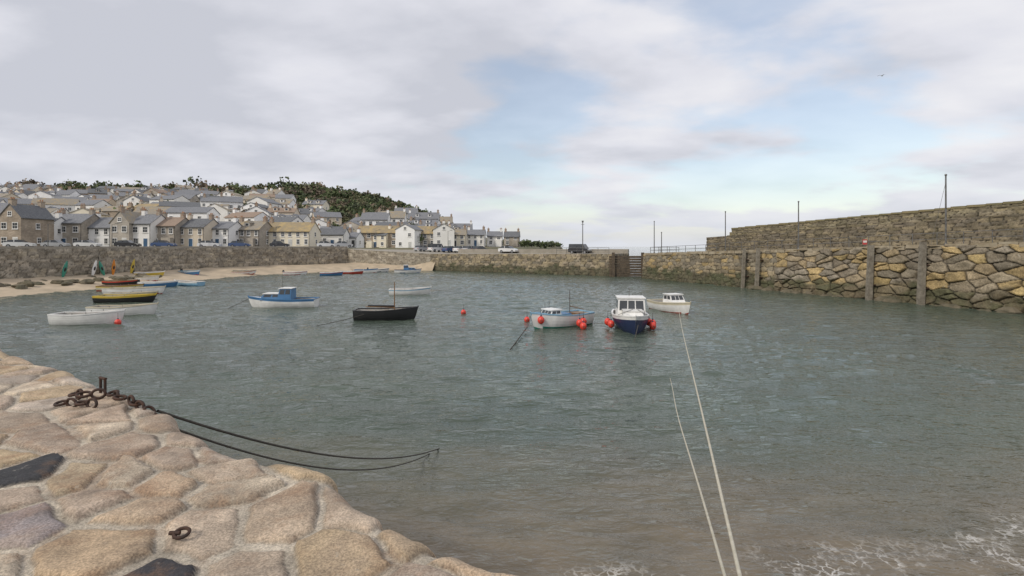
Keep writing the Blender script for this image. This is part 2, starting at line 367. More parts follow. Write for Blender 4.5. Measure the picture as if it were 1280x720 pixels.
# ------------------------------------------------------------ stone walls
def wall(name,p0,p1,ztop0,ztop1,zbot,w_,h_,res,pal,depth,gap,parent=None,mat=None,wetz=1.4,wetcol=(.06,.052,.035),gapcol=(.03,.026,.02),jit=.22,batter=0.06,rnd=.18,tide=.35,split=0.0,warp=.10,rough=.7):
    p0=np.array(p0,float);p1=np.array(p1,float);L=np.linalg.norm(p1-p0);d=(p1-p0)/L; nn=np.array([d[1],-d[0]])
    H=max(ztop0,ztop1)-zbot
    sA=np.arange(0,L+res,res); sA=np.clip(sA,0,L); tA=np.linspace(0,H,int(H/res)+2)
    sd_=jit_seeds(-1,L+1,0.1,H+.2,w_,h_,jit,split)
    S,T,ID,mk,e=stones(sA,tA,sd_,w_/h_,gap,rnd,warp*w_,1.5/w_)
    n=len(sd_); rh=rng.uniform(.35,1.4,n); pal=np.array(pal); pc=pal[rng.integers(0,len(pal),n)]*rng.uniform(.7,1.15,(n,1))
    tx=rng.uniform(-.18,.18,n);ty=rng.uniform(-.3,.12,n)
    hg=mk*depth*rh[ID]+mk*depth*2*((S-sd_[ID,0])*tx[ID]+(T-sd_[ID,1])*ty[ID])+mk*(fbm(S*2.2/w_,T*2.2/w_,4,5)-.45)*depth*rough
    ztop=ztop0+(ztop1-ztop0)*S/L; Z=zbot+T/H*(ztop-zbot)
    off=hg+(ztop-Z)*batter
    X=np.zeros(S.shape+(3,)); X[...,0]=p0[0]+d[0]*S+nn[0]*off; X[...,1]=p0[1]+d[1]*S+nn[1]*off; X[...,2]=Z
    k=np.clip(mk*1.8-.2,0,1)[...,None]; C=np.array(gapcol)*(1-k)+pc[ID]*k
    wz=np.clip((wetz+ (fbm(S*.3,T*.3,31)-.45)*1.6+(rng.uniform(-.4,.4,n))[ID]-Z)/tide,0,1)[...,None]
    wc=np.array(wetcol)*(.6+.8*pc[ID].mean(-1,keepdims=True)/.25)
    alg=np.clip((fbm(S*.7,T*.7,61)-.42)*5,0,1)[...,None]; wc=wc*(1-.55*alg)+np.array([.055,.07,.026])*.55*alg
    C=C*(1-wz)+wc*wz*(.3+.7*k)
    return grid_obj(name,X,mat,C,parent), nn
wm=attrmat("pier_stone",.85,1.1,9,.06,spot=(.12,.085,.045),spotamt=.45,speck=.65)
wm2=attrmat("seawall_stone",.9,.9,7,.05,spot=(.09,.08,.045),spotamt=.6)
gold=[(.42,.31,.15),(.35,.27,.16),(.29,.24,.165),(.37,.295,.19),(.23,.195,.14),(.44,.33,.15),(.29,.25,.19),(.25,.21,.155)]
brown=[(.30,.245,.16),(.33,.27,.175),(.25,.215,.155),(.35,.285,.18),(.22,.19,.14)]
conc=pmat("pier_concrete",(.34,.31,.26),(.26,.235,.19),.8,.9,.4,8,.03)
sp_=empty("stone_pier")
pf=np.array([20.6,80.]);pd=np.array([.396,-.918]); pn=np.array([.918,.396])
def pp(s,off=0): q_=pf+pd*s+pn*off; return (q_[0],q_[1])
def ptop(s): return 3.8+ s*(5.2-3.8)/45.2
wall("rubble_face",pp(24),pp(62),ptop(24),ptop(62),-1.2,1.4,.80,.065,gold,.29,.025,sp_,wm,wetz=1.7,rnd=.20,jit=.32,wetcol=(.11,.09,.055),split=.26,warp=.14,rough=1.2,gapcol=(.035,.03,.022))
wall("pier_face",pp(0),pp(24.05),ptop(0),ptop(24),-1.2,1.0,.5,.09,brown+gold[:3],.11,.02,sp_,wm,wetz=1.9,rnd=.14,jit=.2,wetcol=(.09,.08,.048),split=.15,rough=1.,gapcol=(.06,.05,.035))
wall("pier_end_face",pp(0,9),pp(0,0),ptop(0),ptop(0),-1.2,1.0,.5,.12,brown,.12,.03,sp_,wm,wetz=1.5)
def prism(q,pts,z0,z1s,mat):
    n=len(pts); vs=[(p[0],p[1],z0) for p in pts]+[(p[0],p[1],z) for p,z in zip(pts,z1s)]
    q.add(vs,[tuple(range(n))[::-1],tuple(range(n,2*n))]+[(i,(i+1)%n,n+(i+1)%n,n+i) for i in range(n)],mat)
q=MB()
prism(q,[pp(.15,.4),pp(66,.4),pp(66,16),pp(.15,16)],-3,[ptop(0)-.02,ptop(66)-.02,ptop(66)-.02,ptop(0)-.02],conc)
copm=pmat("coping_granite",(.38,.33,.24),(.25,.20,.13),1.2,.9,.6,8,.03)
q.build("pier_deck",sp_)
q=MB(); s_=0.1
while s_<62:
    l=random.uniform(.9,1.9); a=pp(s_+l/2,.35+random.uniform(-.08,.08)); 
    q.box((a[0],a[1],ptop(s_+l/2)-.04+random.uniform(-.05,.06)),(l-.06,1.1+random.uniform(-.1,.1),.34),copm,None,math.atan2(pd[1],pd[0])+random.uniform(-.03,.03),random.uniform(.9,.98))
    s_+=l
q.build("coping_blocks",sp_)
def boulder(q,c,r_,mat,sd_):
    nu,nv=10,7;vs=[];fs=[]; rs=random.Random(sd_); ph=[rs.uniform(0,6) for _ in range(4)]
    for j in range(nv+1):
        p=math.pi*j/nv
        for i in range(nu):
            t=2*math.pi*i/nu; k=1+.14*math.sin(2*t+ph[0])*math.sin(p)+.12*math.sin(3*t+ph[1]+p*2)*math.sin(p)+.08*math.sin(5*p+ph[2])
            vs.append((c[0]+r_[0]*k*math.sin(p)*math.cos(t),c[1]+r_[1]*k*math.sin(p)*math.sin(t),c[2]+r_[2]*k*math.cos(p)))
    for j in range(nv):
        for i in range(nu): a=j*nu+i;b_=j*nu+(i+1)%nu; fs.append((a,b_,b_+nu,a+nu))
    q.add(vs,fs,mat,None,False)
rockm=pmat("rock_brown",(.17,.14,.095),(.08,.075,.045),1.0,.9,.7,6,.05)
q=MB()
for i in range(46):
    s_=random.uniform(20,62); a=pp(s_,-random.uniform(.2,1.0)); boulder(q,(a[0],a[1],random.uniform(-.35,.05)),(random.uniform(.4,.9),random.uniform(.4,.8),random.uniform(.3,.5)),rockm,i)
q.build("toe_boulders",sp_)

sw=empty("sea_wall")
def wtop(s): return 7.5+ (s-8)*(9.1-7.5)/38
wall("lower_tier",pp(5,8),pp(64,8),wtop(5)-1.0,wtop(64)-1.1,3.6,1.1,.42,.11,[(.20,.165,.115),(.23,.19,.125),(.17,.145,.105),(.25,.205,.13)],.10,.03,sw,wm2,wetz=-5,rnd=.12,jit=.14,batter=.05)
wall("upper_tier",pp(9,8.9),pp(64,8.9),wtop(9),wtop(64),6.0,1.2,.45,.12,[(.25,.215,.14),(.28,.235,.145),(.23,.195,.135)],.09,.03,sw,wm2,wetz=-5,rnd=.12,jit=.14,batter=.03)
grassy=pmat("wall_top_lichen",(.25,.205,.11),(.17,.155,.085),1.2,.95,.7,8,.05)
q=MB(); 
prism(q,[pp(5,8.25),pp(64,8.25),pp(64,9.2),pp(5,9.2)],3.2,[wtop(5)-1.0,wtop(64)-1.1,wtop(64)-1.1,wtop(5)-1.0],grassy)
prism(q,[pp(9,9.1),pp(64,9.1),pp(64,12.5),pp(9,12.5)],3.2,[wtop(9)+.02,wtop(64)+.02,wtop(64)+.02,wtop(9)+.02],grassy)
for i in range(10):
    s_=9-i*.5; z=wtop(9)-.45*(i+1); 
    prism(q,[pp(s_-.5,8.95),pp(s_,8.95),pp(s_,12.4),pp(s_-.5,12.4)],3.2,[z]*4,grassy)
q.build("wall_core",sw)
q=MB(); s_=9
while s_<64:
    l=random.uniform(1,2); a=pp(s_+l/2,9.2); q.box((a[0],a[1],wtop(s_+l/2)+.06),(l-.04,.9,.2+random.uniform(-.03,.05)),grassy,None,math.atan2(pd[1],pd[0])+random.uniform(-.02,.02)); s_+=l
q.build("wall_coping",sw)

timber=pmat("weathered_timber",(.27,.24,.19),(.15,.13,.10),3,.9,.8,10,.03)
for s_,tp,wd in((20.0,.35,.30),(22.0,.35,.34),(34.6,.25,.40),(38.9,.35,.40)):
    q=MB(); a=pp(s_,-.75); z1=ptop(s_)+tp
    n_=7; vs=[];fs=[]
    for i in range(n_):
        t=i/(n_-1); z=-1.0+(z1+1)*t; ww=wd*(1.1-.15*t)+random.uniform(-.02,.02); ox=.25*(1-t)*-1
        for dx,dy in((-1,-1),(1,-1),(1,1),(-1,1)): vs.append((a[0]+ox+dx*ww/2,a[1]+dy*ww/2,z))
    for i in range(n_-1):
        for j in range(4): fs.append((i*4+j,i*4+(j+1)%4,i*4+4+(j+1)%4,i*4+4+j))
    fs.append((4*n_-4,4*n_-3,4*n_-2,4*n_-1)); q.add(vs,fs,timber)
    for zb in(1.4,3.4): q.box((a[0]+.20,a[1]+.1,zb),(.7,wd*1.25,.1),iron)
    q.build("timber_fender_post")
steel=pmat("galvanised_steel",(.22,.22,.21),(.12,.11,.10),5,.5,.1,30,.002,.6)
def pole(x,y,z0,z1,r_,extra=None):
    q=MB(); q.cyl((x,y,z0),(x,y,z1),r_,r_*.75,steel,8); q.cyl((x,y,z0),(x,y,z0+.25),r_*2.2,r_*1.6,steel,8)
    q.sph((x,y,z1),r_*1.3,steel,None,8,6)
    if extra=='stay': q.cyl((x,y,z1-.6),(x-.9,y+.5,z0),.012,.012,steel,5)
    if extra=='lamp': q.box((x,y,z1+.1),(.3,.3,.3),steel); q.cyl((x-.3,y,z1-.4),(x+.3,y,z1-.4),.03,.03,steel,5)
    return q.build("metal_pole")
for s_,off,hh,ex in((1.5,.8,5.0,None),(3.2,.8,3.2,None),(15.4,1.0,5.2,None),(25.8,1.0,5.35,None),(39.7,1.0,6.1,'stay')):
    a=pp(s_,off); pole(a[0],a[1],ptop(s_),ptop(s_)+hh,.075,ex)
def railing(name,pts,h_=1.05,step=1.8,rp=.035):
    q=MB()
    for a,b_ in zip(pts[:-1],pts[1:]):
        a=Vector(a);b_=Vector(b_);n_=max(1,int((b_-a).length/step))
        for i in range(n_+1):
            p=a.lerp(b_,i/n_); q.cyl(p,p+Vector((0,0,h_)),rp,rp,steel,6)
        for hh in(h_,h_*.55): q.cyl(a+Vector((0,0,hh)),b_+Vector((0,0,hh)),rp*.8,rp*.8,steel,6)
    q.build(name)
def p3(s,off): a=pp(s,off); return (a[0],a[1],ptop(s))
railing("railing",[p3(.5,6.5),p3(.5,.9),p3(14,.9)])
railing("railing",[p3(11,2.2),p3(60,2.2)],1.2,1.9,.035)
red=pmat("sign_red",(.50,.06,.06),(.42,.06,.05),2,.5,0); white=pmat("painted_white",(.78,.77,.73),(.66,.64,.59),1.2,.45,.1,12,.01)
q=MB(); a=p3(32.8,1.2); q.cyl((a[0],a[1],a[2]),(a[0],a[1],a[2]+.7),.03,.03,steel); q.box((a[0],a[1]-.03,a[2]+.62),(.42,.05,.5),red); q.box((a[0],a[1]-.062,a[2]+.66),(.34,.01,.2),white); q.build("warning_sign")

q=MB(); dark=pmat("dark_timber",(.14,.105,.07),(.07,.055,.04),2,.85,.6,8,.03)
for i in range(9):
    q.box((19.0,84.2+.02*i,-.1+i*.42),(6.0,.32,.36),dark)
for x in(16.6,21.4): q.box((x,83.9,1.5),(.4,.5,5.0),dark)
q.build("entrance_timber_baulks")

# ------------------------------------------------------------ left pier
lp=empty("harbour_pier")
wall("outer_face",(-17,107),(16.8,86),3.45,3.75,-1.2,1.0,.46,.14,brown+[(.34,.28,.2)],.10,.03,lp,wm,wetz=1.5,rnd=.12,jit=.14,wetcol=(.09,.08,.05),gapcol=(.07,.06,.04))
wall("root_face",(-36,112),(-17,107),4.4,3.45,-1.2,1.1,.5,.16,[(.40,.355,.28),(.37,.325,.25),(.33,.285,.22)],.08,.03,lp,wm,wetz=.8,rnd=.12,jit=.12,gapcol=(.18,.155,.12))
wall("end_face",(16.8,86),(21.2,93),3.75,3.75,-1.2,1.0,.46,.16,brown,.10,.03,lp,wm,wetz=1.3)
q=MB(); 
prism(q,[(16.8,86.3),(21.0,93.1),(-12,114),(-17,107.4)],-3,[3.74,3.74,3.5,3.44],conc)
prism(q,[(-17,107.4),(-12,114),(-14,130),(-40,130),(-36,112.4)],-3,[3.44,3.5,4.3,4.5,4.39],conc)
q.build("pier_deck",lp)
q=MB(); prism(q,[(21.0,92.6),(21.3,93.2),(-11.5,114.6),(-12,113.9)],3,[4.5,4.5,4.4,4.4],conc); q.build("low_parapet",lp)
pole(12.5,90.5,3.7,9.3,.09,'lamp')
railing("railing",[(16.4,86.6,3.75),(8,91.8,3.7)])

# ------------------------------------------------------------ left far quay
WL=[(-70,20),(-62,42),(-58,60),(-55,68),(-54,85),(-48,98),(-40,107),(-36,112)]
vq=empty("village_quay")
grey=[(.33,.29,.23),(.37,.32,.25),(.29,.255,.20),(.38,.325,.24)]
for i,(a,b_) in enumerate(zip(WL[:-1],WL[1:])):
    wall("quay_face",a,b_,4.75,4.75,-.6,.95,.42,.16,grey,.09,.03,vq,wm,wetz=1.6,rnd=.12,jit=.15,gapcol=(.15,.13,.10),tide=1.0)
asph=pmat("asphalt",(.085,.083,.08),(.06,.059,.057),.6,.9,.2,20,.01)
q=MB(); inner=[(-100,20),(-92,48),(-84,66),(-76,80),(-72,96),(-66,110),(-54,122),(-44,127)]
def inset(a,b_,k):
    a=np.array(a,float);b_=np.array(b_,float); v=b_-a; return tuple(a+v/np.linalg.norm(v)*k)
WLi=[inset(a,b_,.3) for a,b_ in zip(WL,inner)]
for i in range(len(WL)-1):
    prism(q,[WLi[i],WLi[i+1],inner[i+1],inner[i]],-3,[4.72,4.72,4.72,4.72],asph)
q.build("quay_road",vq)
q=MB()
for a,b_ in zip(WL[:-1],WL[1:]):
    a=np.array(a,float);b_=np.array(b_,float);L=np.linalg.norm(b_-a);d=(b_-a)/L;nn=np.array([-d[1],d[0]])
    prism(q,[a-nn*.02,b_-nn*.02,b_+nn*.4,a+nn*.4],4.6,[5.0]*4,conc)
q.build("quay_parapet",vq)
sand=pmat("beach_sand",(.52,.42,.30),(.38,.31,.22),.5,.95,.3,12,.02)
WA=np.array([(-66,30),(-62,42),(-58,60),(-55,68),(-54,85),(-48,98),(-40,107),(-34,111),(-24,109.5),(-16,106)],float)
seg=np.r_[0,np.cumsum(np.linalg.norm(np.diff(WA,axis=0),axis=1))]; ss=np.linspace(0,seg[-1],100)
px_=np.interp(ss,seg,WA[:,0]);py_=np.interp(ss,seg,WA[:,1]); tg=np.stack([np.gradient(px_),np.gradient(py_)],-1)
for _ in range(6): tg[1:-1]=(tg[:-2]+tg[1:-1]*2+tg[2:])/4
tg/=np.linalg.norm(tg,axis=1,keepdims=True); no=np.stack([tg[:,1],-tg[:,0]],-1)
offs=np.linspace(-.5,20,32); Pb=np.zeros((100,32,3))
wd=9.0-1.5*np.clip((ss-30)/50,0,1); wd=wd*np.clip((ss[-1]-ss)/20,.12,1)
for j,o_ in enumerate(offs):
    Pb[:,j,0]=px_+no[:,0]*o_;Pb[:,j,1]=py_+no[:,1]*o_; Pb[:,j,2]=1.35-1.35*o_/wd+(vn(ss*.5,ss*0+o_*.5,3)-.5)*.2
Pb[...,2]=np.maximum(Pb[...,2],-1.5)
grid_obj("beach",Pb,sand)
q=MB()
for i in range(150):
    t=random.random()**1.5; y=38+t*34; x=np.interp(y,[30,42,60,68,85],[-66,-62,-58,-55,-54])+random.uniform(.5,6.5)
    boulder(q,(x,y,.35+.5*random.random()),(random.uniform(.3,1.0),random.uniform(.3,.9),random.uniform(.2,.5)),rockm,i+99)
q.build("shore_rocks")

# ------------------------------------------------------------ hill terrain
POLY=np.array([(-78,15),(-70,40),(-66,60),(-63,70),(-62,87),(-55,102),(-46,113),(-38,120),(-14,118),(0,126),(12,150),(24,200),(34,300),(10,420),(-100,760),(-1000,760),(-1000,-80),(-90,-80)],float)
def sdist(x,y):
    x=np.asarray(x,float);y=np.asarray(y,float); d=np.full(x.shape,1e9); ins=np.zeros(x.shape,bool); n=len(POLY)
    for i in range(n):
        a=POLY[i];b_=POLY[(i+1)%n];e_=b_-a; t=np.clip(((x-a[0])*e_[0]+(y-a[1])*e_[1])/(e_@e_),0,1)
        d=np.minimum(d,np.hypot(x-a[0]-t*e_[0],y-a[1]-t*e_[1]))
        c=((a[1]>y)!=(b_[1]>y))&(x<(b_[0]-a[0])*(y-a[1])/(b_[1]-a[1]+1e-9)+a[0]); ins^=c
    return np.where(ins,d,-d)
def TH(x,y):
    x=np.asarray(x,float);y=np.asarray(y,float)
    ang=x/np.maximum(y,70)*350
    Rr=np.interp(ang,[-600,-350,-240,-175,-131,-109,-87,-66,-38,-10,20,50],[36,39.5,39.5,39.5,40,38,33,26,15,7.5,4.5,3.5])
    y0=122+34*np.clip((ang+175)/40,0,1)
    s=np.clip(np.maximum((y-y0)/(340-y0),(-x-112)/240),0,1)
    h=4.6+(Rr-4.6)*(s**.88)+(fbm(x*.02,y*.02,3)-.47)*6*s
    d=sdist(x,y); k=np.clip(d/5,0,1)
    far=np.clip((y-380)/300,0,1); h=h-far*12*(h>10)
    return -3+(h+3)*k
gx=np.arange(-720,70,4.5);gy=np.arange(-80,700,4.5)
GX,GY=np.meshgrid(gx,gy,indexing='ij'); PZ=np.stack([GX,GY,TH(GX,GY)],-1)
m,nt,b=newmat("hillside"); tc=N(nt,'ShaderNodeTexCoord').outputs['Object']
c=mixc(nt,ramp(nt,noise(nt,tc,.03,6),[(.42,0.),(.56,1.)]),(.085,.10,.045),(.14,.125,.07))
c=mixc(nt,ramp(nt,noise(nt,tc,.12,6),[(.5,0.),(.62,1.)]),c,(.055,.068,.032))
c=mixc(nt,ramp(nt,noise(nt,tc,.6,6),[(.3,.0),(.7,.45)]),c,(.22,.19,.14))
nt.links.new(c,b.inputs['Base Color']); b.inputs['Roughness'].default_value=.95; bump(nt,noise(nt,tc,.8,6),b,.8,.6)
grid_obj("hill",PZ,m)

def leafy(crowns,name,parent=None,qs=.8):
    V=[];C=[]
    for (x,y,z,rx,rz_,n,col) in crowns:
        lob=[(rng.normal(0,.45,3)) for _ in range(6)]
        L=np.array(lob); k=rng.integers(0,6,n); d=rng.normal(0,1,(n,3)); d/=np.linalg.norm(d,axis=1,keepdims=True)
        p=L[k]*.8+d*rng.uniform(.25,.62,(n,1)); p*=np.array([rx,rx,rz_]); p+=np.array([x,y,z+rz_*.9])
        a=rng.normal(0,1,(n,3)); a/=np.linalg.norm(a,axis=1,keepdims=True); b_=np.cross(a,rng.normal(0,1,(n,3))); b_/=np.linalg.norm(b_,axis=1,keepdims=True)
        s_=rng.uniform(.4,1.,(n,1))*qs*(rx/3.5)**.5
        V.append(np.stack([p-a*s_-b_*s_*.4,p+a*s_*.3-b_*s_,p+a*s_,p-a*s_*.2+b_*s_],1))
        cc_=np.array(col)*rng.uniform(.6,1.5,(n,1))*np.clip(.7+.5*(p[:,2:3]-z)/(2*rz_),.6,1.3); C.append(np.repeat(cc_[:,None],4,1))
    V=np.concatenate(V).reshape(-1,3);C=np.concatenate(C).reshape(-1,3)
    me=bpy.data.meshes.new(name); me.from_pydata(V.tolist(),[],np.arange(len(V)).reshape(-1,4).tolist())
    a=me.color_attributes.new('Col','FLOAT_COLOR','POINT'); c4=np.ones((len(V),4),dtype=np.float32);c4[:,:3]=C; a.data.foreach_set('color',c4.ravel())
    me.materials.append(leafm); me.update(); o=bpy.data.objects.new(name,me); COL.objects.link(o); return o
m,nt,b=newmat("foliage"); a=N(nt,'ShaderNodeAttribute',attribute_name='Col'); nt.links.new(a.outputs['Color'],b.inputs['Base Color']); b.inputs['Roughness'].default_value=.9; leafm=m
GR=[(.095,.12,.05),(.075,.10,.042),(.12,.12,.06),(.075,.09,.05)]; BR=[(.17,.135,.095),(.15,.12,.085)]
cr=[]
for i in range(640):
    t=random.uniform(-1.12,-.12); D=random.uniform(298,352); x=t*D
    rr=random.uniform(2.8,5.4)*(.72 if t>-.35 else 1); col=random.choice(GR if (t>-.92 or random.random()<.4) else BR)
    if random.random()<.22: col=random.choice(BR)
    if random.random()<.08: rr*=1.35
    cr.append((x,D,float(TH(x,D))-.2,rr,rr*random.uniform(.6,.85),120,col))
for i in range(680):
    t=random.uniform(-.44,-.13); D=random.uniform(200,345); x=t*D; rr=random.uniform(1.8,3.4)
    if t<-.37 and D<270: continue
    cr.append((x,D,float(TH(x,D))-1.0,rr,rr*.65,95,random.choice(GR+GR+BR)))
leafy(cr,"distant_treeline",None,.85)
cr=[]
for i in range(430):
    t=random.uniform(-1.1,-.1); D=random.uniform(150,305); x=t*D; rr=random.uniform(1.3,3.6)
    cr.append((x,D,float(TH(x,D))-.1,rr,rr*.85,100,random.choice(GR+BR)))
for i in range(40):
    x=random.uniform(-8,22);y=random.uniform(150,260); 
    if sdist(x,y)<4: continue
    cr.append((x,y,float(TH(x,y)),random.uniform(1,2.2),1.2,120,random.choice(GR)))
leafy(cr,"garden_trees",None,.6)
bark=pmat("bark",(.09,.07,.055),(.06,.05,.04),3,.9)
q=MB()
def branch(q,p,d,l,r_,lev):
    e_=p+d*l; q.cyl(p,e_,r_,r_*.6,bark,5)
    if lev==0: return
    for _ in range(4 if lev>1 else 5):
        nd=(d+Vector((random.uniform(-.8,.8),random.uniform(-.8,.8),random.uniform(-.1,.6)))).normalized()
        branch(q,p.lerp(e_,random.uniform(.55,1)),nd,l*random.uniform(.55,.75),r_*.55,lev-1)
for t,D in((-1.0,330),(-.97,338),(-.93,335),(-.86,340),(-.8,345),(-.52,350),(-.5,352)):
    x=t*D; branch(q,Vector((x,D,float(TH(x,D))-.5)),Vector((0,0,1)),3.8,.3,3)
q.build("bare_winter_trees")

# ------------------------------------------------------------ houses
def stonem(name,c1,c2,mort,sc=2.2):
    m,nt,b=newmat(name); tc=N(nt,'ShaderNodeTexCoord').outputs['Object']; mp=mapping(nt,tc,(1,1,1.9))
    v=N(nt,'ShaderNodeTexVoronoi'); v.inputs['Scale'].default_value=sc; nt.links.new(mp,v.inputs['Vector'])
    ve=N(nt,'ShaderNodeTexVoronoi',feature='DISTANCE_TO_EDGE'); ve.inputs['Scale'].default_value=sc; nt.links.new(mp,ve.inputs['Vector'])
    sx=N(nt,'ShaderNodeSeparateColor'); nt.links.new(v.outputs['Color'],sx.inputs[0])
    c=mixc(nt,sx.outputs[0],c1,c2); c=mixc(nt,ramp(nt,ve.outputs['Distance'],[(.02,1.),(.09,0.)]),c,mort)
    c=mixc(nt,1.,c,ramp(nt,noise(nt,tc,.5,4),[(.3,.75),(.7,1.2)]),'MULTIPLY')
    nt.links.new(c,b.inputs['Base Color']); b.inputs['Roughness'].default_value=.9; return m
def roofm(name,c1,c2,lich,amt):
    m,nt,b=newmat(name); tc=N(nt,'ShaderNodeTexCoord').outputs['Object']
    c=mixc(nt,ramp(nt,noise(nt,tc,3,3),[(.35,0.),(.65,1.)]),c1,c2)
    c=mixc(nt,ramp(nt,noise(nt,tc,.7,6,.7),[(amt,0.),(amt+.14,1.)]),c,lich)
    wv_=N(nt,'ShaderNodeTexWave',bands_direction='Z'); wv_.inputs['Scale'].default_value=2.2; wv_.inputs['Distortion'].default_value=.4; nt.links.new(tc,wv_.inputs['Vector'])
    c=mixc(nt,1.,c,ramp(nt,wv_.outputs['Fac'],[(.0,.75),(.4,1.)]),'MULTIPLY')
    nt.links.new(c,b.inputs['Base Color']); b.inputs['Roughness'].default_value=.75; return m
ST=[stonem("granite_wall",(.32,.285,.24),(.44,.39,.32),(.35,.31,.26)),stonem("brown_granite_wall",(.31,.25,.19),(.42,.345,.265),(.33,.28,.22)),stonem("pale_granite_wall",(.46,.42,.355),(.38,.34,.29),(.45,.41,.35))]
WH=[pmat("white_render",(.88,.87,.85),(.82,.81,.78),.5,.8,0),pmat("cream_render",(.82,.75,.60),(.76,.69,.55),.5,.8,0),pmat("offwhite_render",(.84,.82,.78),(.77,.75,.70),.5,.8,0),pmat("beige_render",(.68,.59,.46),(.60,.52,.41),.5,.8,0)]
RF=[roofm("slate_roof",(.16,.165,.18),(.235,.24,.25),(.30,.255,.17),.64),roofm("lichen_roof",(.25,.23,.195),(.31,.27,.21),(.38,.29,.16),.50),roofm("ochre_roof",(.34,.265,.15),(.28,.23,.155),(.43,.32,.15),.46),roofm("dark_slate_roof",(.11,.115,.125),(.17,.175,.18),(.22,.19,.13),.68),roofm("brown_tile_roof",(.27,.195,.145),(.32,.24,.18),(.34,.26,.17),.6)]
m,nt,b=newmat("window_glass"); tcw=N(nt,'ShaderNodeTexCoord').outputs['Object']
nt.links.new(mixc(nt,noise(nt,tcw,.7,2),(.02,.025,.03),(.09,.095,.10)),b.inputs['Base Color']); b.inputs['Roughness'].default_value=.08; glass=m
frame=pmat("window_frame",(.82,.81,.78),(.74,.72,.68),2,.5,0)
DR=[pmat("door_blue",(.05,.12,.22),None,2,.5,0),pmat("door_dark",(.05,.05,.05),None,2,.5,0),pmat("door_white",(.6,.6,.57),None,2,.5,0)]
brick=pmat("chimney_brick",(.30,.20,.145),(.38,.33,.26),3,.9,0); pot=pmat("chimney_pot",(.42,.22,.12),(.34,.18,.10),3,.8,0)
def window(q,x,z,w_,h_,yf,M):
    q.box((x,yf-.03,z),(w_+.16,.07,h_+.16),frame,M); 
    for sx in(-1,1):
        for sz in(-1,1): q.box((x+sx*w_*.25,yf-.068,z+sz*h_*.25),(w_*.5-.06,.02,h_*.5-.06),glass,M)
    q.box((x,yf-.06,z-h_/2-.12),(w_+.3,.16,.08),frame,M)
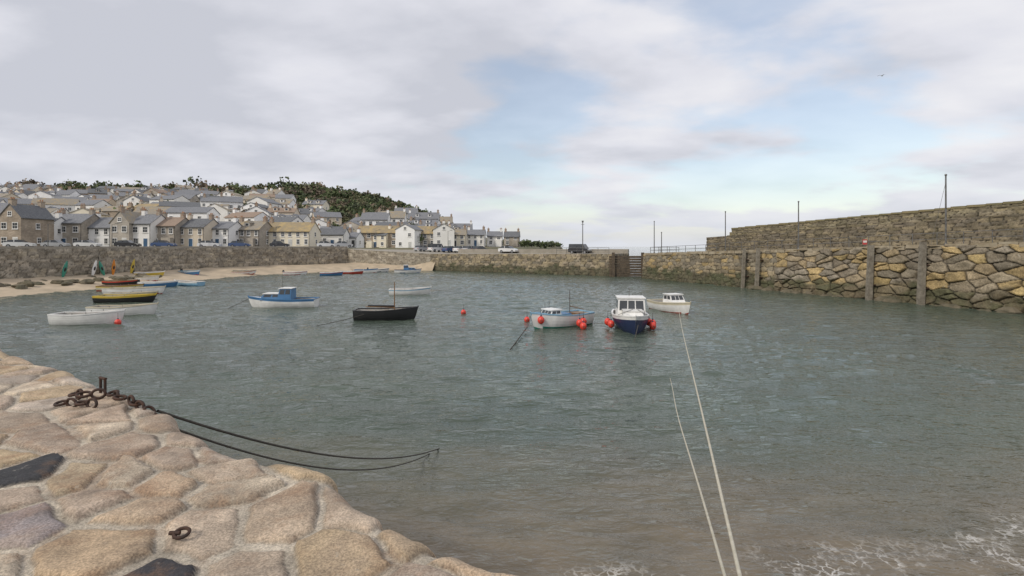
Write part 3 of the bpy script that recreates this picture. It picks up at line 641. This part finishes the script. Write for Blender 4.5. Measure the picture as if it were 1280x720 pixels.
def house(x,y,z,w_,d_,eh,rh_,rz,wm_,rm_,name,cols=3,rows=2,gable=False,chim=2,detail=True,ws=1.0):
    E=empty(name,(x,y,z),rz)
    q=MB(); hx,hy=w_/2,d_/2
    vs=[(-hx,-hy,-6),(hx,-hy,-6),(hx,hy,-6),(-hx,hy,-6),(-hx,-hy,eh),(hx,-hy,eh),(hx,hy,eh),(-hx,hy,eh)]
    if not gable:
        vs+=[(-hx,0,eh+rh_),(hx,0,eh+rh_)]; fs=[(0,1,5,4),(2,3,7,6),(1,2,6,9,5),(3,0,4,8,7)]
    else:
        vs+=[(0,-hy,eh+rh_),(0,hy,eh+rh_)]; fs=[(0,1,5,8,4),(2,3,7,9,6),(1,2,6,5),(3,0,4,7)]
    q.add(vs,fs,wm_)
    if random.random()<.3:
        px_=random.choice([-1,1])*hx*.45; q.box((px_,-hy-.55,1.1),(1.9,1.1,2.2),wm_)
    q.build("walls",E)
    q=MB(); o=.3; t=.14
    if not gable: a=[(-hx-.15,-hy-o,eh-o*rh_/hy),(-hx-.15,0,eh+rh_),(-hx-.15,hy+o,eh-o*rh_/hy)]; b_=[(hx+.15,p[1],p[2]) for p in a]
    else: a=[(-hx-o,-hy-.15,eh-o*rh_/hx),(0,-hy-.15,eh+rh_),(hx+o,-hy-.15,eh-o*rh_/hx)]; b_=[(p[0],hy+.15,p[2]) for p in a]
    up=lambda P:[(p[0],p[1],p[2]+t) for p in P]; lo=lambda P:[(p[0],p[1],p[2]+.015) for p in P]
    vs=lo(a)+lo(b_)+up(a)+up(b_)
    q.add(vs,[(6,7,10,9),(7,8,11,10),(0,3,4,1),(1,4,5,2),(0,6,9,3),(2,5,11,8),(0,1,7,6),(1,2,8,7),(3,9,10,4),(4,10,11,5)],rm_)
    if not gable and random.random()<.25:
        for xd in ([-hx*.4,hx*.4] if w_>8 else [0]):
            yd=-hy*.55; zd=eh+rh_*.38
            q.box((xd,yd,zd+.35),(1.3,1.5,1.0),wm_); q.add([(xd-.8,yd-.85,zd+.8),(xd+.8,yd-.85,zd+.8),(xd,yd-.85,zd+1.4),(xd-.8,yd+1.6,zd+.8),(xd+.8,yd+1.6,zd+.8),(xd,yd+1.6,zd+1.4)],[(0,1,2),(0,2,5,3),(1,4,5,2)],rm_)
            q.box((xd,yd-.77,zd+.4),(.9,.06,.75),frame); q.box((xd,yd-.81,zd+.4),(.72,.03,.58),glass)
    q.build("roof",E)
    q=MB()
    for i in range(rows):
        zc=1.45+i*(eh-.35)/rows if rows>1 else eh*.55
        for c_ in range(cols):
            xc=-hx+w_*(c_+.5)/cols
            if i==0 and c_==cols//2: continue
            if not detail and random.random()<.15: continue
            window(q,xc+random.uniform(-.1,.1),zc,(.95 if w_/cols>2 else .7)*ws,1.15*ws,-hy,None)
    if gable and eh+rh_>6: window(q,0,eh+rh_*.25,.7,.8,-hy,None)
    if detail or random.random()<.5:
        for sgn in(1,-1):
            M=Matrix.Rotation(sgn*math.pi/2,4,'Z')
            for i in range(rows): window(q,random.uniform(-.8,.8),1.45+i*(eh-.35)/rows,.75,1.0,-hx,M)
    q.build("windows",E)
    q=MB(); xc=-hx+w_*(cols//2+.5)/cols; q.box((xc,-hy-.02,1.05),(1.0,.08,2.1),frame); q.box((xc,-hy-.05,1.0),(.8,.07,1.95),random.choice(DR)); q.box((xc,-hy-.3,.06),(1.3,.6,.12),wm_)
    q.build("door",E)
    q=MB(); 
    if detail and not gable:
        q.cyl((-hx,-hy-.36,eh-.30),(hx,-hy-.36,eh-.30),.06,.06,DR[1],5); q.cyl((hx-.1,-hy-.08,eh-.3),(hx-.1,-hy-.08,0),.045,.045,DR[1],5)
    for k_ in range(chim):
        if not gable: cx,cy=((hx-.45)*(1 if k_ else -1),0)
        else: cx,cy=(0,(hy-.5)*(1 if k_ else -1))
        q.box((cx,cy,eh+rh_+.2),(.7,.95,1.5),brick if random.random()<.4 else wm_); q.box((cx,cy,eh+rh_+.98),(.84,1.1,.12),brick)
        for py in(-.25,.25): q.cyl((cx,cy+py,eh+rh_+.95),(cx,cy+py,eh+rh_+1.4),.13,.10,pot,7)
    if q.v: q.build("chimneys",E)
    return E
FR=[(-45,-2,100,6.4,2.4,0,0,3,2,0),(-2,27,98,6.0,2.4,1,3,2,2,1),(27,57,104,4.4,2.0,10,0,3,2,0),(57,101,108,5.3,2.0,0,0,3,2,0),(103,137,110,4.4,2.2,10,0,3,2,0),
(138,163,108,5.4,2.3,2,1,2,2,1),(163,188,109,5.2,2.0,12,0,2,2,0),(189,219,111,4.8,1.9,0,4,3,2,0),(222,256,113,4.6,1.9,13,3,3,2,0),(257,287,116,4.4,1.6,10,0,3,2,0),
(289,326,120,4.3,2.0,0,1,4,2,0),(328,388,124,4.0,2.2,11,2,6,2,0),(390,428,133,3.4,1.6,12,3,4,1,0),(430,446,140,2.8,1.4,10,0,2,1,0),(445,497,152,4.4,2.1,1,2,5,2,0),(497,545,153,4.2,2.2,2,2,5,2,0),(555,582,158,3.8,1.8,11,1,3,2,0),(583,606,164,3.7,1.7,12,0,3,2,0),(608,628,170,3.5,1.6,12,0,2,2,0),(630,650,180,3.6,1.8,0,3,2,2,0)]
for a,b_,D,eh,rh_,wmi,rmi,co,ro,ga in FR:
    x=((a+b_)/2-640)/640*D; w_=(b_-a)/640*D*.97
    wmm=WH[wmi-10] if wmi>=10 else ST[wmi]; dd=7.0
    ry=random.uniform(-.05,.10)
    house(x,D+dd/2,max(4.7,float(TH(x,D))),w_,dd,eh,rh_,ry,wmm,RF[rmi],"white_cottage" if wmi>=10 else "stone_cottage",co,ro,bool(ga),2)
for px_c,D,w_,eh,wmi,rmi in((530,205,12,5.6,10,0),(552,215,9,5.2,11,1),(490,190,10,5,10,1),(508,230,10,5,12,0),(470,178,9,5,10,0),(575,190,9,4,12,0)):
    x=(px_c-640)/640*D; house(x,D,float(TH(x,D)),w_,8,eh,2.6,.1,WH[wmi-10],RF[rmi],"white_cottage",4,2,False,2)
D=129; row=0
while D<296:
    t=-1.12+random.uniform(0,.03)
    while t<-.10:
        w_=random.uniform(6,11.5)*(1 if D<220 else .88); x=t*D
        z=float(TH(x,D)); dens_=.92 if D<210 else (.72 if D<255 else .48)
        lim=-.10 if D<185 else (-.36 if D<225 else -.43)
        okk=t<lim and random.random()<dens_ and float(sdist(x,D))>12
        if D<150 and t>-.62 : okk=okk and D>(136 if t<-.36 else (145 if t<-.31 else 160))
        if okk:
            ga=random.random()<.38; iw=random.random()
            wm_=random.choices(WH,[4.5,1.8,3,1.2])[0] if iw<.84 else random.choice(ST)
            rm_=random.choices(RF,[4.8,2.2,.6,2.4,1.0])[0]
            if ga: w_=random.uniform(5.5,7.5)
            house(x,D+random.uniform(-3,3),z-random.uniform(-.4,.8),w_,random.uniform(6,7.5) if not ga else random.uniform(7,9.5),random.uniform(4.0,5.6),random.uniform(1.3,2.1),random.uniform(-.4,.5)+t*-.25+(random.choice([0,0,0,0,1.57])),wm_,rm_,"white_cottage" if iw<.84 else "stone_cottage",random.choice([2,3,3]) if not ga else 2,2,ga,random.choice([0,1,1,2]),False,.85)
        t+=(w_+random.uniform(.3,5.5))/D
    D+=random.uniform(13,17); row+=1

# ------------------------------------------------------------ cars
tyre=pmat("tyre",(.02,.02,.02),None,5,.9,0); hub=pmat("wheel_hub",(.35,.35,.36),None,5,.4,0,metal=.6)
def carpaint(n_,c_): 
    m=pmat(n_,c_,tuple(v*.85 for v in c_),.6,.3,0); m.node_tree.nodes["Principled BSDF"].inputs['Coat Weight'].default_value=.5; return m
CP=[carpaint("car_white",(.72,.72,.71)),carpaint("car_silver",(.42,.43,.44)),carpaint("car_black",(.03,.03,.035)),carpaint("car_red",(.35,.03,.03)),carpaint("car_blue",(.05,.09,.2))]
lampw=pmat("car_lamp",(.7,.7,.65),None,4,.2,0)
def car(x,y,z,rz,cm_,van=False):
    q=MB(); W=.86
    prof=[(-2.05,.35),(-2.1,.75),(-2.0,1.0),(-1.35,1.05),(.0+.85,1.0),(1.75,.85),(2.05,.7),(2.08,.35)]
    cabin=[(-1.75,1.0),(-1.35,1.45),(.2,1.48),(.95,.98)] if not van else [(-2.0,1.0),(-1.95,1.85),(.9,1.85),(1.5,.95)]
    n_=len(prof)
    vs=[(p[0],-W,p[1]) for p in prof]+[(p[0],W,p[1]) for p in prof]
    q.add(vs,[tuple(range(n_)),tuple(range(n_,2*n_))[::-1]]+[(i,i+n_,(i+1)%n_+n_,(i+1)%n_) for i in range(n_)],cm_)
    k=.70; vs=[(p[0],-(W-.04 if p[1]<1.1 else k),p[1]) for p in cabin]+[(p[0],(W-.04 if p[1]<1.1 else k),p[1]) for p in cabin]
    q.add(vs,[(0,1,2,3),(7,6,5,4),(0,4,5,1),(2,6,7,3)],glass); q.add([(v[0],v[1]*1.02,v[2]+.01) for v in (vs[1],vs[2],vs[6],vs[5])],[(0,1,2,3)],cm_)
    for xx in((-.55,) if not van else (-.3,.7)): 
        for sg in(-1,1): q.box((xx,sg*(W-.12),1.22),(.12,.12,.5),cm_)
    for xx in(-1.3,1.3):
        for sg in(-1,1):
            q.cyl((xx,sg*(W-.18),.33),(xx,sg*(W+.02),.33),.33,.33,tyre,14); q.cyl((xx,sg*(W+.0),.33),(xx,sg*(W+.03),.33),.2,.2,hub,10)
    for sg in(-1,1): q.box((2.05,sg*.62,.68),(.08,.3,.14),lampw); q.box((-2.08,sg*.65,.8),(.06,.25,.14),CP[3])
    q.build("parked_van" if van else "parked_car",None,(x,y,z),rz)
ang=math.atan2(-21,33.8)
for px,D,ci,rz,v in((725,96,2,ang,True),(636,106,0,ang,False),(600,114,2,ang+1.5,False),(588,115,1,ang+1.5,False),(577,116,0,ang+1.5,False),(563,117,4,ang+1.5,False),(546,118,0,ang+1.4,True),(528,119,1,ang+1.5,False)):
    car((px-640)/640*D,D,3.6 if px>560 else 3.75,rz,CP[ci],v)
for px,D,ci,rz in((70,99,1,.2),(110,100,0,.1),(160,101,2,.1),(205,102,4,.15),(262,106,0,.2),(300,110,4,.3),(430,122,1,.3),(408,121,0,.3),(350,117,2,.3),(25,92,0,.4)):
    car((px-640)/640*D,D,4.73,rz,CP[ci])

# ------------------------------------------------------------ boats
def paint(n_,c_,r_=.4): return pmat(n_,c_,tuple(v*.78 for v in c_),1.5,r_,.1,10,.01)
PW=paint("boat_white",(.82,.81,.78));PN=paint("boat_navy",(.02,.035,.09));PK=paint("boat_black",(.022,.022,.024));PG=paint("boat_green",(.05,.28,.20))
PY=paint("boat_yellow",(.62,.45,.06));PB=paint("boat_blue",(.06,.18,.36));PR=paint("boat_red",(.40,.05,.03));PC=paint("boat_cream",(.6,.54,.4)); POR=paint("buoy_red",(.80,.07,.045),.35)
wood=pmat("varnished_wood",(.25,.14,.06),(.17,.09,.04),4,.5,.2,12,.01); inner_=pmat("boat_interior",(.45,.44,.41),(.32,.30,.27),2,.7,.2,12,.01)
PLB=paint("boat_lightblue",(.25,.45,.6))
def boat(name,x,y,rz,L,B,H,top,strake,bottom,gun,inside=None,kind='open',z=0.0,roll=0.0):
    inside=inside or inner_
    q=MB(); ns=18;nu=8; dr=.30
    def hb(t): return B/2*((1-max(0,(t-.42)/.58)**2.3) if t>.42 else 1-.2*((.42-t)/.42)**2)+.012
    def sh(t): return H*(1+.42*max(0,t-.35)**1.6*1.6+.12*max(0,.35-t))
    def kl(t): return -dr*(1-max(0,(t-.7)/.3)**3*.8)
    def pt(t,u_,ins=0.):
        a=u_*math.pi/2; b_=max(hb(t)-ins,.004); zz0=kl(t)+ins
        return (-L/2+t*L*(1-.09)+.09*L*t**4*u_ ** .8 - (ins if t>.9 else 0),b_*math.sin(a)**.75,zz0+(sh(t)-zz0)*(1-math.cos(a))**.9)
    for sg in(1,-1):
        vs=[];
        for i in range(ns+1):
            for j in range(nu+1):
                p=pt(i/ns,j/nu); vs.append((p[0],sg*p[1],p[2]))
        for i in range(ns):
            for j in range(nu):
                a=i*(nu+1)+j; f=(a,a+nu+1,a+nu+2,a+1)
                zc=sum(vs[k][2] for k in f)/4
                mt=bottom if zc<.07 else (strake if j==nu-1 else top)
                q.add([vs[k] for k in f],[(0,1,2,3)],mt,None,True)
        vi=[]
        for i in range(ns+1):
            for j in range(nu+1):
                p=pt(i/ns*.985+.004,j/nu,.05); vi.append((p[0],sg*p[1],min(p[2],sh(i/ns)) if j==nu else max(p[2],.20 if H>.5 else .16)))
        q.add(vi,[(i*(nu+1)+j,i*(nu+1)+j+1,(i+1)*(nu+1)+j+1,(i+1)*(nu+1)+j) for i in range(ns) for j in range(nu)],inside,None,True)
        for i in range(ns):
            a=pt(i/ns,1);b_=pt((i+1)/ns,1)
            P=[]
            for p in(a,b_): P+= [(p[0],sg*(p[1]+.025),p[2]-.05),(p[0],sg*(p[1]+.025),p[2]+.025),(p[0],sg*max(p[1]-.07,0),p[2]+.025),(p[0],sg*max(p[1]-.07,0),p[2]-.04)]
            q.add(P,[(0,4,5,1),(1,5,6,2),(2,6,7,3),(3,7,4,0)],gun)
    tr=[pt(0,j/nu) for j in range(nu+1)]; vs=[(p[0],p[1],p[2]) for p in tr]+[(p[0],-p[1],p[2]) for p in tr[::-1][:-1]]
    q.add(vs,[tuple(range(len(vs)))],top); q.add([(v[0]+.05,v[1]*.96,v[2]) for v in vs],[tuple(range(len(vs)))],inside)
    q.box((-L/2+.02,0,sh(0)-.01),(.09,hb(0)*1.9,.06),gun)
    b0=pt(1,0);b1=pt(1,1); q.cyl((b0[0]+.01,0,b0[2]),(b1[0]+.01,0,b1[2]+.08),.035,.04,gun,6)
    if kind in('open','mast'):
        for t in(.22,.48,.7):
            q.box((-L/2+t*L*.93,0,sh(t)*.72),(.25,hb(t)*1.86,.04),wood)
        for t in(.4,.6):
            for sg in(-1,1): q.cyl((-L/2+t*L*.93,sg*hb(t),sh(t)),(-L/2+t*L*.93,sg*hb(t),sh(t)+.12),.02,.02,steel,5)
        q.cyl((-L*.28,-.2,sh(.4)*.79),(L*.28,-.12,sh(.4)*.84),.022,.022,wood,5); q.cyl((-L*.28,.2,sh(.4)*.79),(L*.28,.14,sh(.4)*.84),.022,.022,wood,5)
    if kind=='mast':
        q.cyl((L*.12,0,.1),(L*.12,0,2.55),.045,.03,wood,8); q.cyl((L*.12,0,sh(.5)+.15),(-L*.34,0,sh(.5)+.2),.035,.03,wood,6); q.cyl((L*.12,0,sh(.5)+.24),(-L*.30,0,sh(.5)+.28),.07,.05,PK,7)
    if kind=='outboard':
        q.box((-L/2-.1,0,sh(0)+.14),(.3,.26,.36),PK,None,0,.8); q.cyl((-L/2-.1,0,sh(0)),(-L/2-.14,0,-.2),.05,.04,PK,6)
        for t in(.25,.5,.72): q.box((-L/2+t*L*.93,0,sh(t)*.7),(.25,hb(t)*1.86,.04),inside)
    def deck(t0,t1,mat,dz=-.03):
        n_=10; vs=[]
        for i in range(n_+1):
            t=t0+(t1-t0)*i/n_; p=pt(t,1); vs+=[(p[0],max(p[1]-.04,0),p[2]+dz),(p[0],0,p[2]+dz+.05*1),(p[0],-max(p[1]-.04,0),p[2]+dz)]
        q.add(vs,[(i*3+k,i*3+k+1,i*3+k+4,i*3+k+3) for i in range(n_) for k in(0,1)],mat)
    def cab(x0,x1,wb,wt,z0,z1,mat,fr=.25,br=.05,win=True,roofc=None):
        V=[(x0,-wb,z0),(x1,-wb,z0),(x1,wb,z0),(x0,wb,z0),(x0+br,-wt,z1),(x1-fr,-wt,z1),(x1-fr,wt,z1),(x0+br,wt,z1)]
        q.add(V,[(0,1,5,4),(1,2,6,5),(2,3,7,6),(3,0,4,7),(4,5,6,7)],mat)
        q.box(((x0+br+x1-fr)/2,0,z1+.03),(x1-x0-fr-br+.16,wt*2+.14,.06),roofc or mat)
        if win:
            def quad(a,b_,c_,d,s0,s1,t0,t1,off):
                A_,B_,C_,D_=map(Vector,(a,b_,c_,d)); nrm=(B_-A_).cross(D_-A_).normalized()*off
                f=lambda s,t:(A_.lerp(B_,s)).lerp(D_.lerp(C_,s),t)+nrm
                q.add([f(s0,t0),f(s1,t0),f(s1,t1),f(s0,t1)],[(0,1,2,3)],glass)
            for s0,s1 in((.08,.46),(.54,.92)):
                quad(V[0],V[1],V[5],V[4],s0,s1,.5,.9,.008); quad(V[3],V[2],V[6],V[7],s0,s1,.5,.9,-.008)
            for s0,s1 in((.06,.34),(.38,.62),(.66,.94)): quad(V[1],V[2],V[6],V[5],s0,s1,.45,.9,.008)
    hs=sh(.5)
    if kind=='cruiser':
        deck(.5,1,PW); cab(-L*.02,L*.30,B*.34,B*.28,hs-.05,hs+.42,PB,.35,0.,True,PW); cab(-L*.16,L*.04,B*.36,B*.30,hs-.05,hs+.85,PB,.2,0,True,PW)
        q.cyl((0,0,hs+.8),(0,0,hs+1.9),.02,.012,steel,5)
        for sg in(-1,1): q.cyl((L*.3,sg*B*.25,sh(.8)),(L*.3,sg*B*.25,sh(.8)+.4),.012,.012,steel,5)
        q.cyl((L*.3,-B*.25,sh(.8)+.4),(L*.46,0,sh(.95)+.4),.012,.012,steel,5);q.cyl((L*.3,B*.25,sh(.8)+.4),(L*.46,0,sh(.95)+.4),.012,.012,steel,5)
    if kind=='wheelhouse':
        deck(.42,1,PW); cab(L*.02,L*.28,B*.30,B*.24,hs-.05,hs+.35,PW,.3,0,False); cab(-L*.22,L*.08,B*.40,B*.36,hs-.25,hs+1.02,PW,.16,0,True)
        q.cyl((-L*.2,0,hs+1.0),(-L*.2,0,hs+1.6),.02,.02,steel,5)
        for sg in(-1,1):
            q.cyl((L*.1,sg*B*.42,sh(.6)),(L*.42,sg*.12,sh(.9)+.42),.014,.014,steel,5); q.cyl((L*.25,sg*B*.30,sh(.7)),(L*.25,sg*B*.30,sh(.7)+.36),.014,.014,steel,5)
    if kind=='work':
        deck(.62,1,PLB); cab(L*.06,L*.26,B*.30,B*.26,hs-.1,hs+.30,PW,.2,.05,True)
        q.cyl((-L*.18,0,.1),(-L*.18,0,2.25),.035,.025,steel,6); q.cyl((-L*.18,-.4,1.7),(-L*.18,.4,1.7),.02,.02,steel,5)
        q.box((-L*.05,0,hs*.8),(.9,.7,.35),PB); q.box((-L*.3,.1,hs*.8),(.6,.8,.3),wood); q.cyl((-L*.18,0,1.2),(-L*.45,0,.9),.03,.02,wood,5)
    if kind=='cuddy':
        deck(.5,1,PW); cab(-L*.05,L*.2,B*.36,B*.3,hs-.05,hs+.62,PW,.35,0,True)
    o=q.build(name,None,(x,y,z),rz); o.rotation_euler=(roll,0,rz); return o
def fender(x,y,z,r_=.26):
    q=MB(); q.sph((0,0,0),(r_,r_,r_*1.15),POR,None,14,10); q.cyl((0,0,r_*1.05),(0,0,r_*1.4),r_*.28,r_*.2,PN,8); q.torus((0,0,r_*1.45),.05,.015,roped,Matrix.Rotation(math.pi/2,4,'X'),1.0); q.cyl((0,0,r_*1.4),(0,0,r_*1.4+.35),.012,.012,roped,5)
    q.build("mooring_buoy",None,(x,y,z))
pi=math.pi
boat("rowing_boat",-27.4,33.3,.06,4.3,1.6,.64,PW,PW,PW,PW)
boat("rowing_boat",-28.4,37.6,.12,4.5,1.6,.60,PW,PW,PW,PC)
boat("rowing_boat",-34.7,46.2,.02,5.2,1.7,.55,PK,PY,PK,PY)
boat("rowing_boat",-36.6,49.5,.05,4.6,1.6,.5,PK,PC,PK,PC)
boat("rowing_boat",-39.6,54.0,.04,6.0,1.9,.6,PW,PW,PR,PC)
boat("rowing_boat",-44.2,58.0,.15,4.6,1.6,.55,PC,PY,PR,wood)
boat("rowing_boat",-48.0,63.0,-.1,4.2,1.6,.5,PK,POR,PK,wood,z=.25)
boat("rowing_boat",-49.6,69.0,.1,4.0,1.5,.5,PW,PW,PR,PC,z=.4,roll=.1)
boat("dinghy",-44.0,63.8,.1,4.6,1.7,.55,PB,PW,PB,PW,kind='outboard')
boat("dinghy",-41.5,65.5,2.9,4.2,1.6,.5,PLB,PW,PB,PW,kind='open')
boat("dinghy",-50.5,80.5,-.4,4.2,1.6,.55,PB,PW,PR,PLB,z=.55,kind='outboard')
boat("dinghy",-52.0,73.5,.5,3.6,1.4,.5,PY,PW,PY,PW,z=.75,kind='outboard',roll=-.1)
boat("rowing_boat",-46.0,88.0,.3,3.8,1.5,.5,PW,PR,PR,PC,z=.3,roll=.12)
boat("motor_boat",-19.0,42.4,pi+.08,5.5,1.95,.66,PW,PB,PW,PB,kind='cruiser')
boat("sailing_dinghy",-8.6,35.2,.02,4.3,1.6,.64,PK,PK,PK,PK,kind='mast')
boat("rowing_boat",-10.6,53.5,.12,4.3,1.6,.55,PW,PLB,PW,PW)
boat("rowing_boat",-31,88,.3,3.8,1.5,.5,PB,PR,PB,PW);boat("rowing_boat",-29,93,.1,4,1.5,.5,PR,PW,PR,PW)
boat("rowing_boat",-27.6,97,0,4.4,1.6,.6,PW,PB,PR,PB);boat("dinghy",-26,100,.2,4,1.5,.55,PW,PN,PN,PW,kind='outboard');boat("motor_boat",-19.5,96,.2,5,1.8,.6,PW,PW,PB,PN,kind='cruiser')
boat("dinghy",-38,90,.1,4.0,1.5,.5,PW,PR,PR,PW,kind='outboard')
boat("fishing_boat",3.0,32.2,math.radians(215),4.6,1.8,.74,PW,PW,PG,PLB,kind='work')
boat("fishing_boat",7.25,31.2,math.radians(-97),5.2,2.15,.80,PN,PW,PN,PW,kind='wheelhouse')
boat("motor_boat",12.35,39.6,math.radians(-72),4.6,1.8,.66,PW,PC,PR,PC,kind='cuddy')
for x,y,z in((8.35,30.4,.28),(8.55,31.1,.32),(8.5,31.8,.3),(6.0,31.0,.3),(5.95,31.8,.32),(4.15,31.4,.3),(4.45,31.9,.32),(4.3,30.9,.18),(2.1,32.6,.75),(1.75,30.9,.55),(2.4,33.1,.8)): fender(x,y,z,.21)
for x,y in((-3.6,38),(1.0,34.2),(-25.4,33)): fender(x,y,.1,.19)

KC=[PG,PW,PG,PY,paint("kayak_orange",(.7,.25,.03)),PW,PLB]
def kayak(x,y,z,c_,lean,tw):
    q=MB(); vs=[];n_=10;k=8
    for i in range(n_+1):
        t=i/n_; rr=.24*math.sin(math.pi*min(max(t,.02),.98))**.6
        for j in range(k):
            a=2*pi*j/k; vs.append((rr*math.cos(a),rr*.45*math.sin(a),t*2.3))
    q.add(vs,[(i*k+j,i*k+(j+1)%k,(i+1)*k+(j+1)%k,(i+1)*k+j) for i in range(n_) for j in range(k)],c_,None,True)
    q.sph((0,-.08,1.2),(.13,.05,.3),PK,None,8,6); o=q.build("kayak",None,(x,y,z)); o.rotation_euler=(.12,lean,tw)
for i,yy in enumerate((63.5,66.6,68,72.3,69.3)):
    xx=np.interp(yy,[60,68,85],[-58,-55,-54])+.9
    kayak(xx,yy,.95,KC[i%7],random.uniform(-.4,.4),1.2)

for px,D in((60,96),(140,98),(250,104),(345,114),(470,135),(560,140)):
    x=(px-640)/640*D; q=MB(); q.cyl((x,D,4.6),(x,D,9.2),.07,.05,steel,6); q.cyl((x,D,9.1),(x+.8,D,9.4),.035,.03,steel,5); q.box((x+.9,D,9.38),(.5,.22,.12),steel); q.build("street_lamp")

q=MB(); gm=paint("gull_white",(.6,.6,.6)); gd=paint("gull_grey",(.3,.31,.33))
q.sph((0,0,0),(.22,.08,.08),gm,None,10,8); q.sph((.22,0,.03),(.07,.05,.05),gm,None,8,6); q.cyl((.27,0,.02),(.35,0,.0),.018,.005,PY,5); q.add([(-.18,-.03,0),(-.18,.03,0),(-.36,.07,0),(-.36,-.07,0)],[(0,1,2,3)],gm)
for sg in(-1,1):
    q.add([(.10,sg*.05,.03),(-.10,sg*.05,.03),(-.06,sg*.35,.16),(.10,sg*.35,.17)],[(0,1,2,3)],gd); q.add([(.10,sg*.35,.17),(-.06,sg*.35,.16),(-.16,sg*.72,.06),(-.08,sg*.74,.06)],[(0,1,2,3)],gd)
o=q.build("seagull",None,(65,90,35)); o.rotation_euler=(.1,.05,.4)
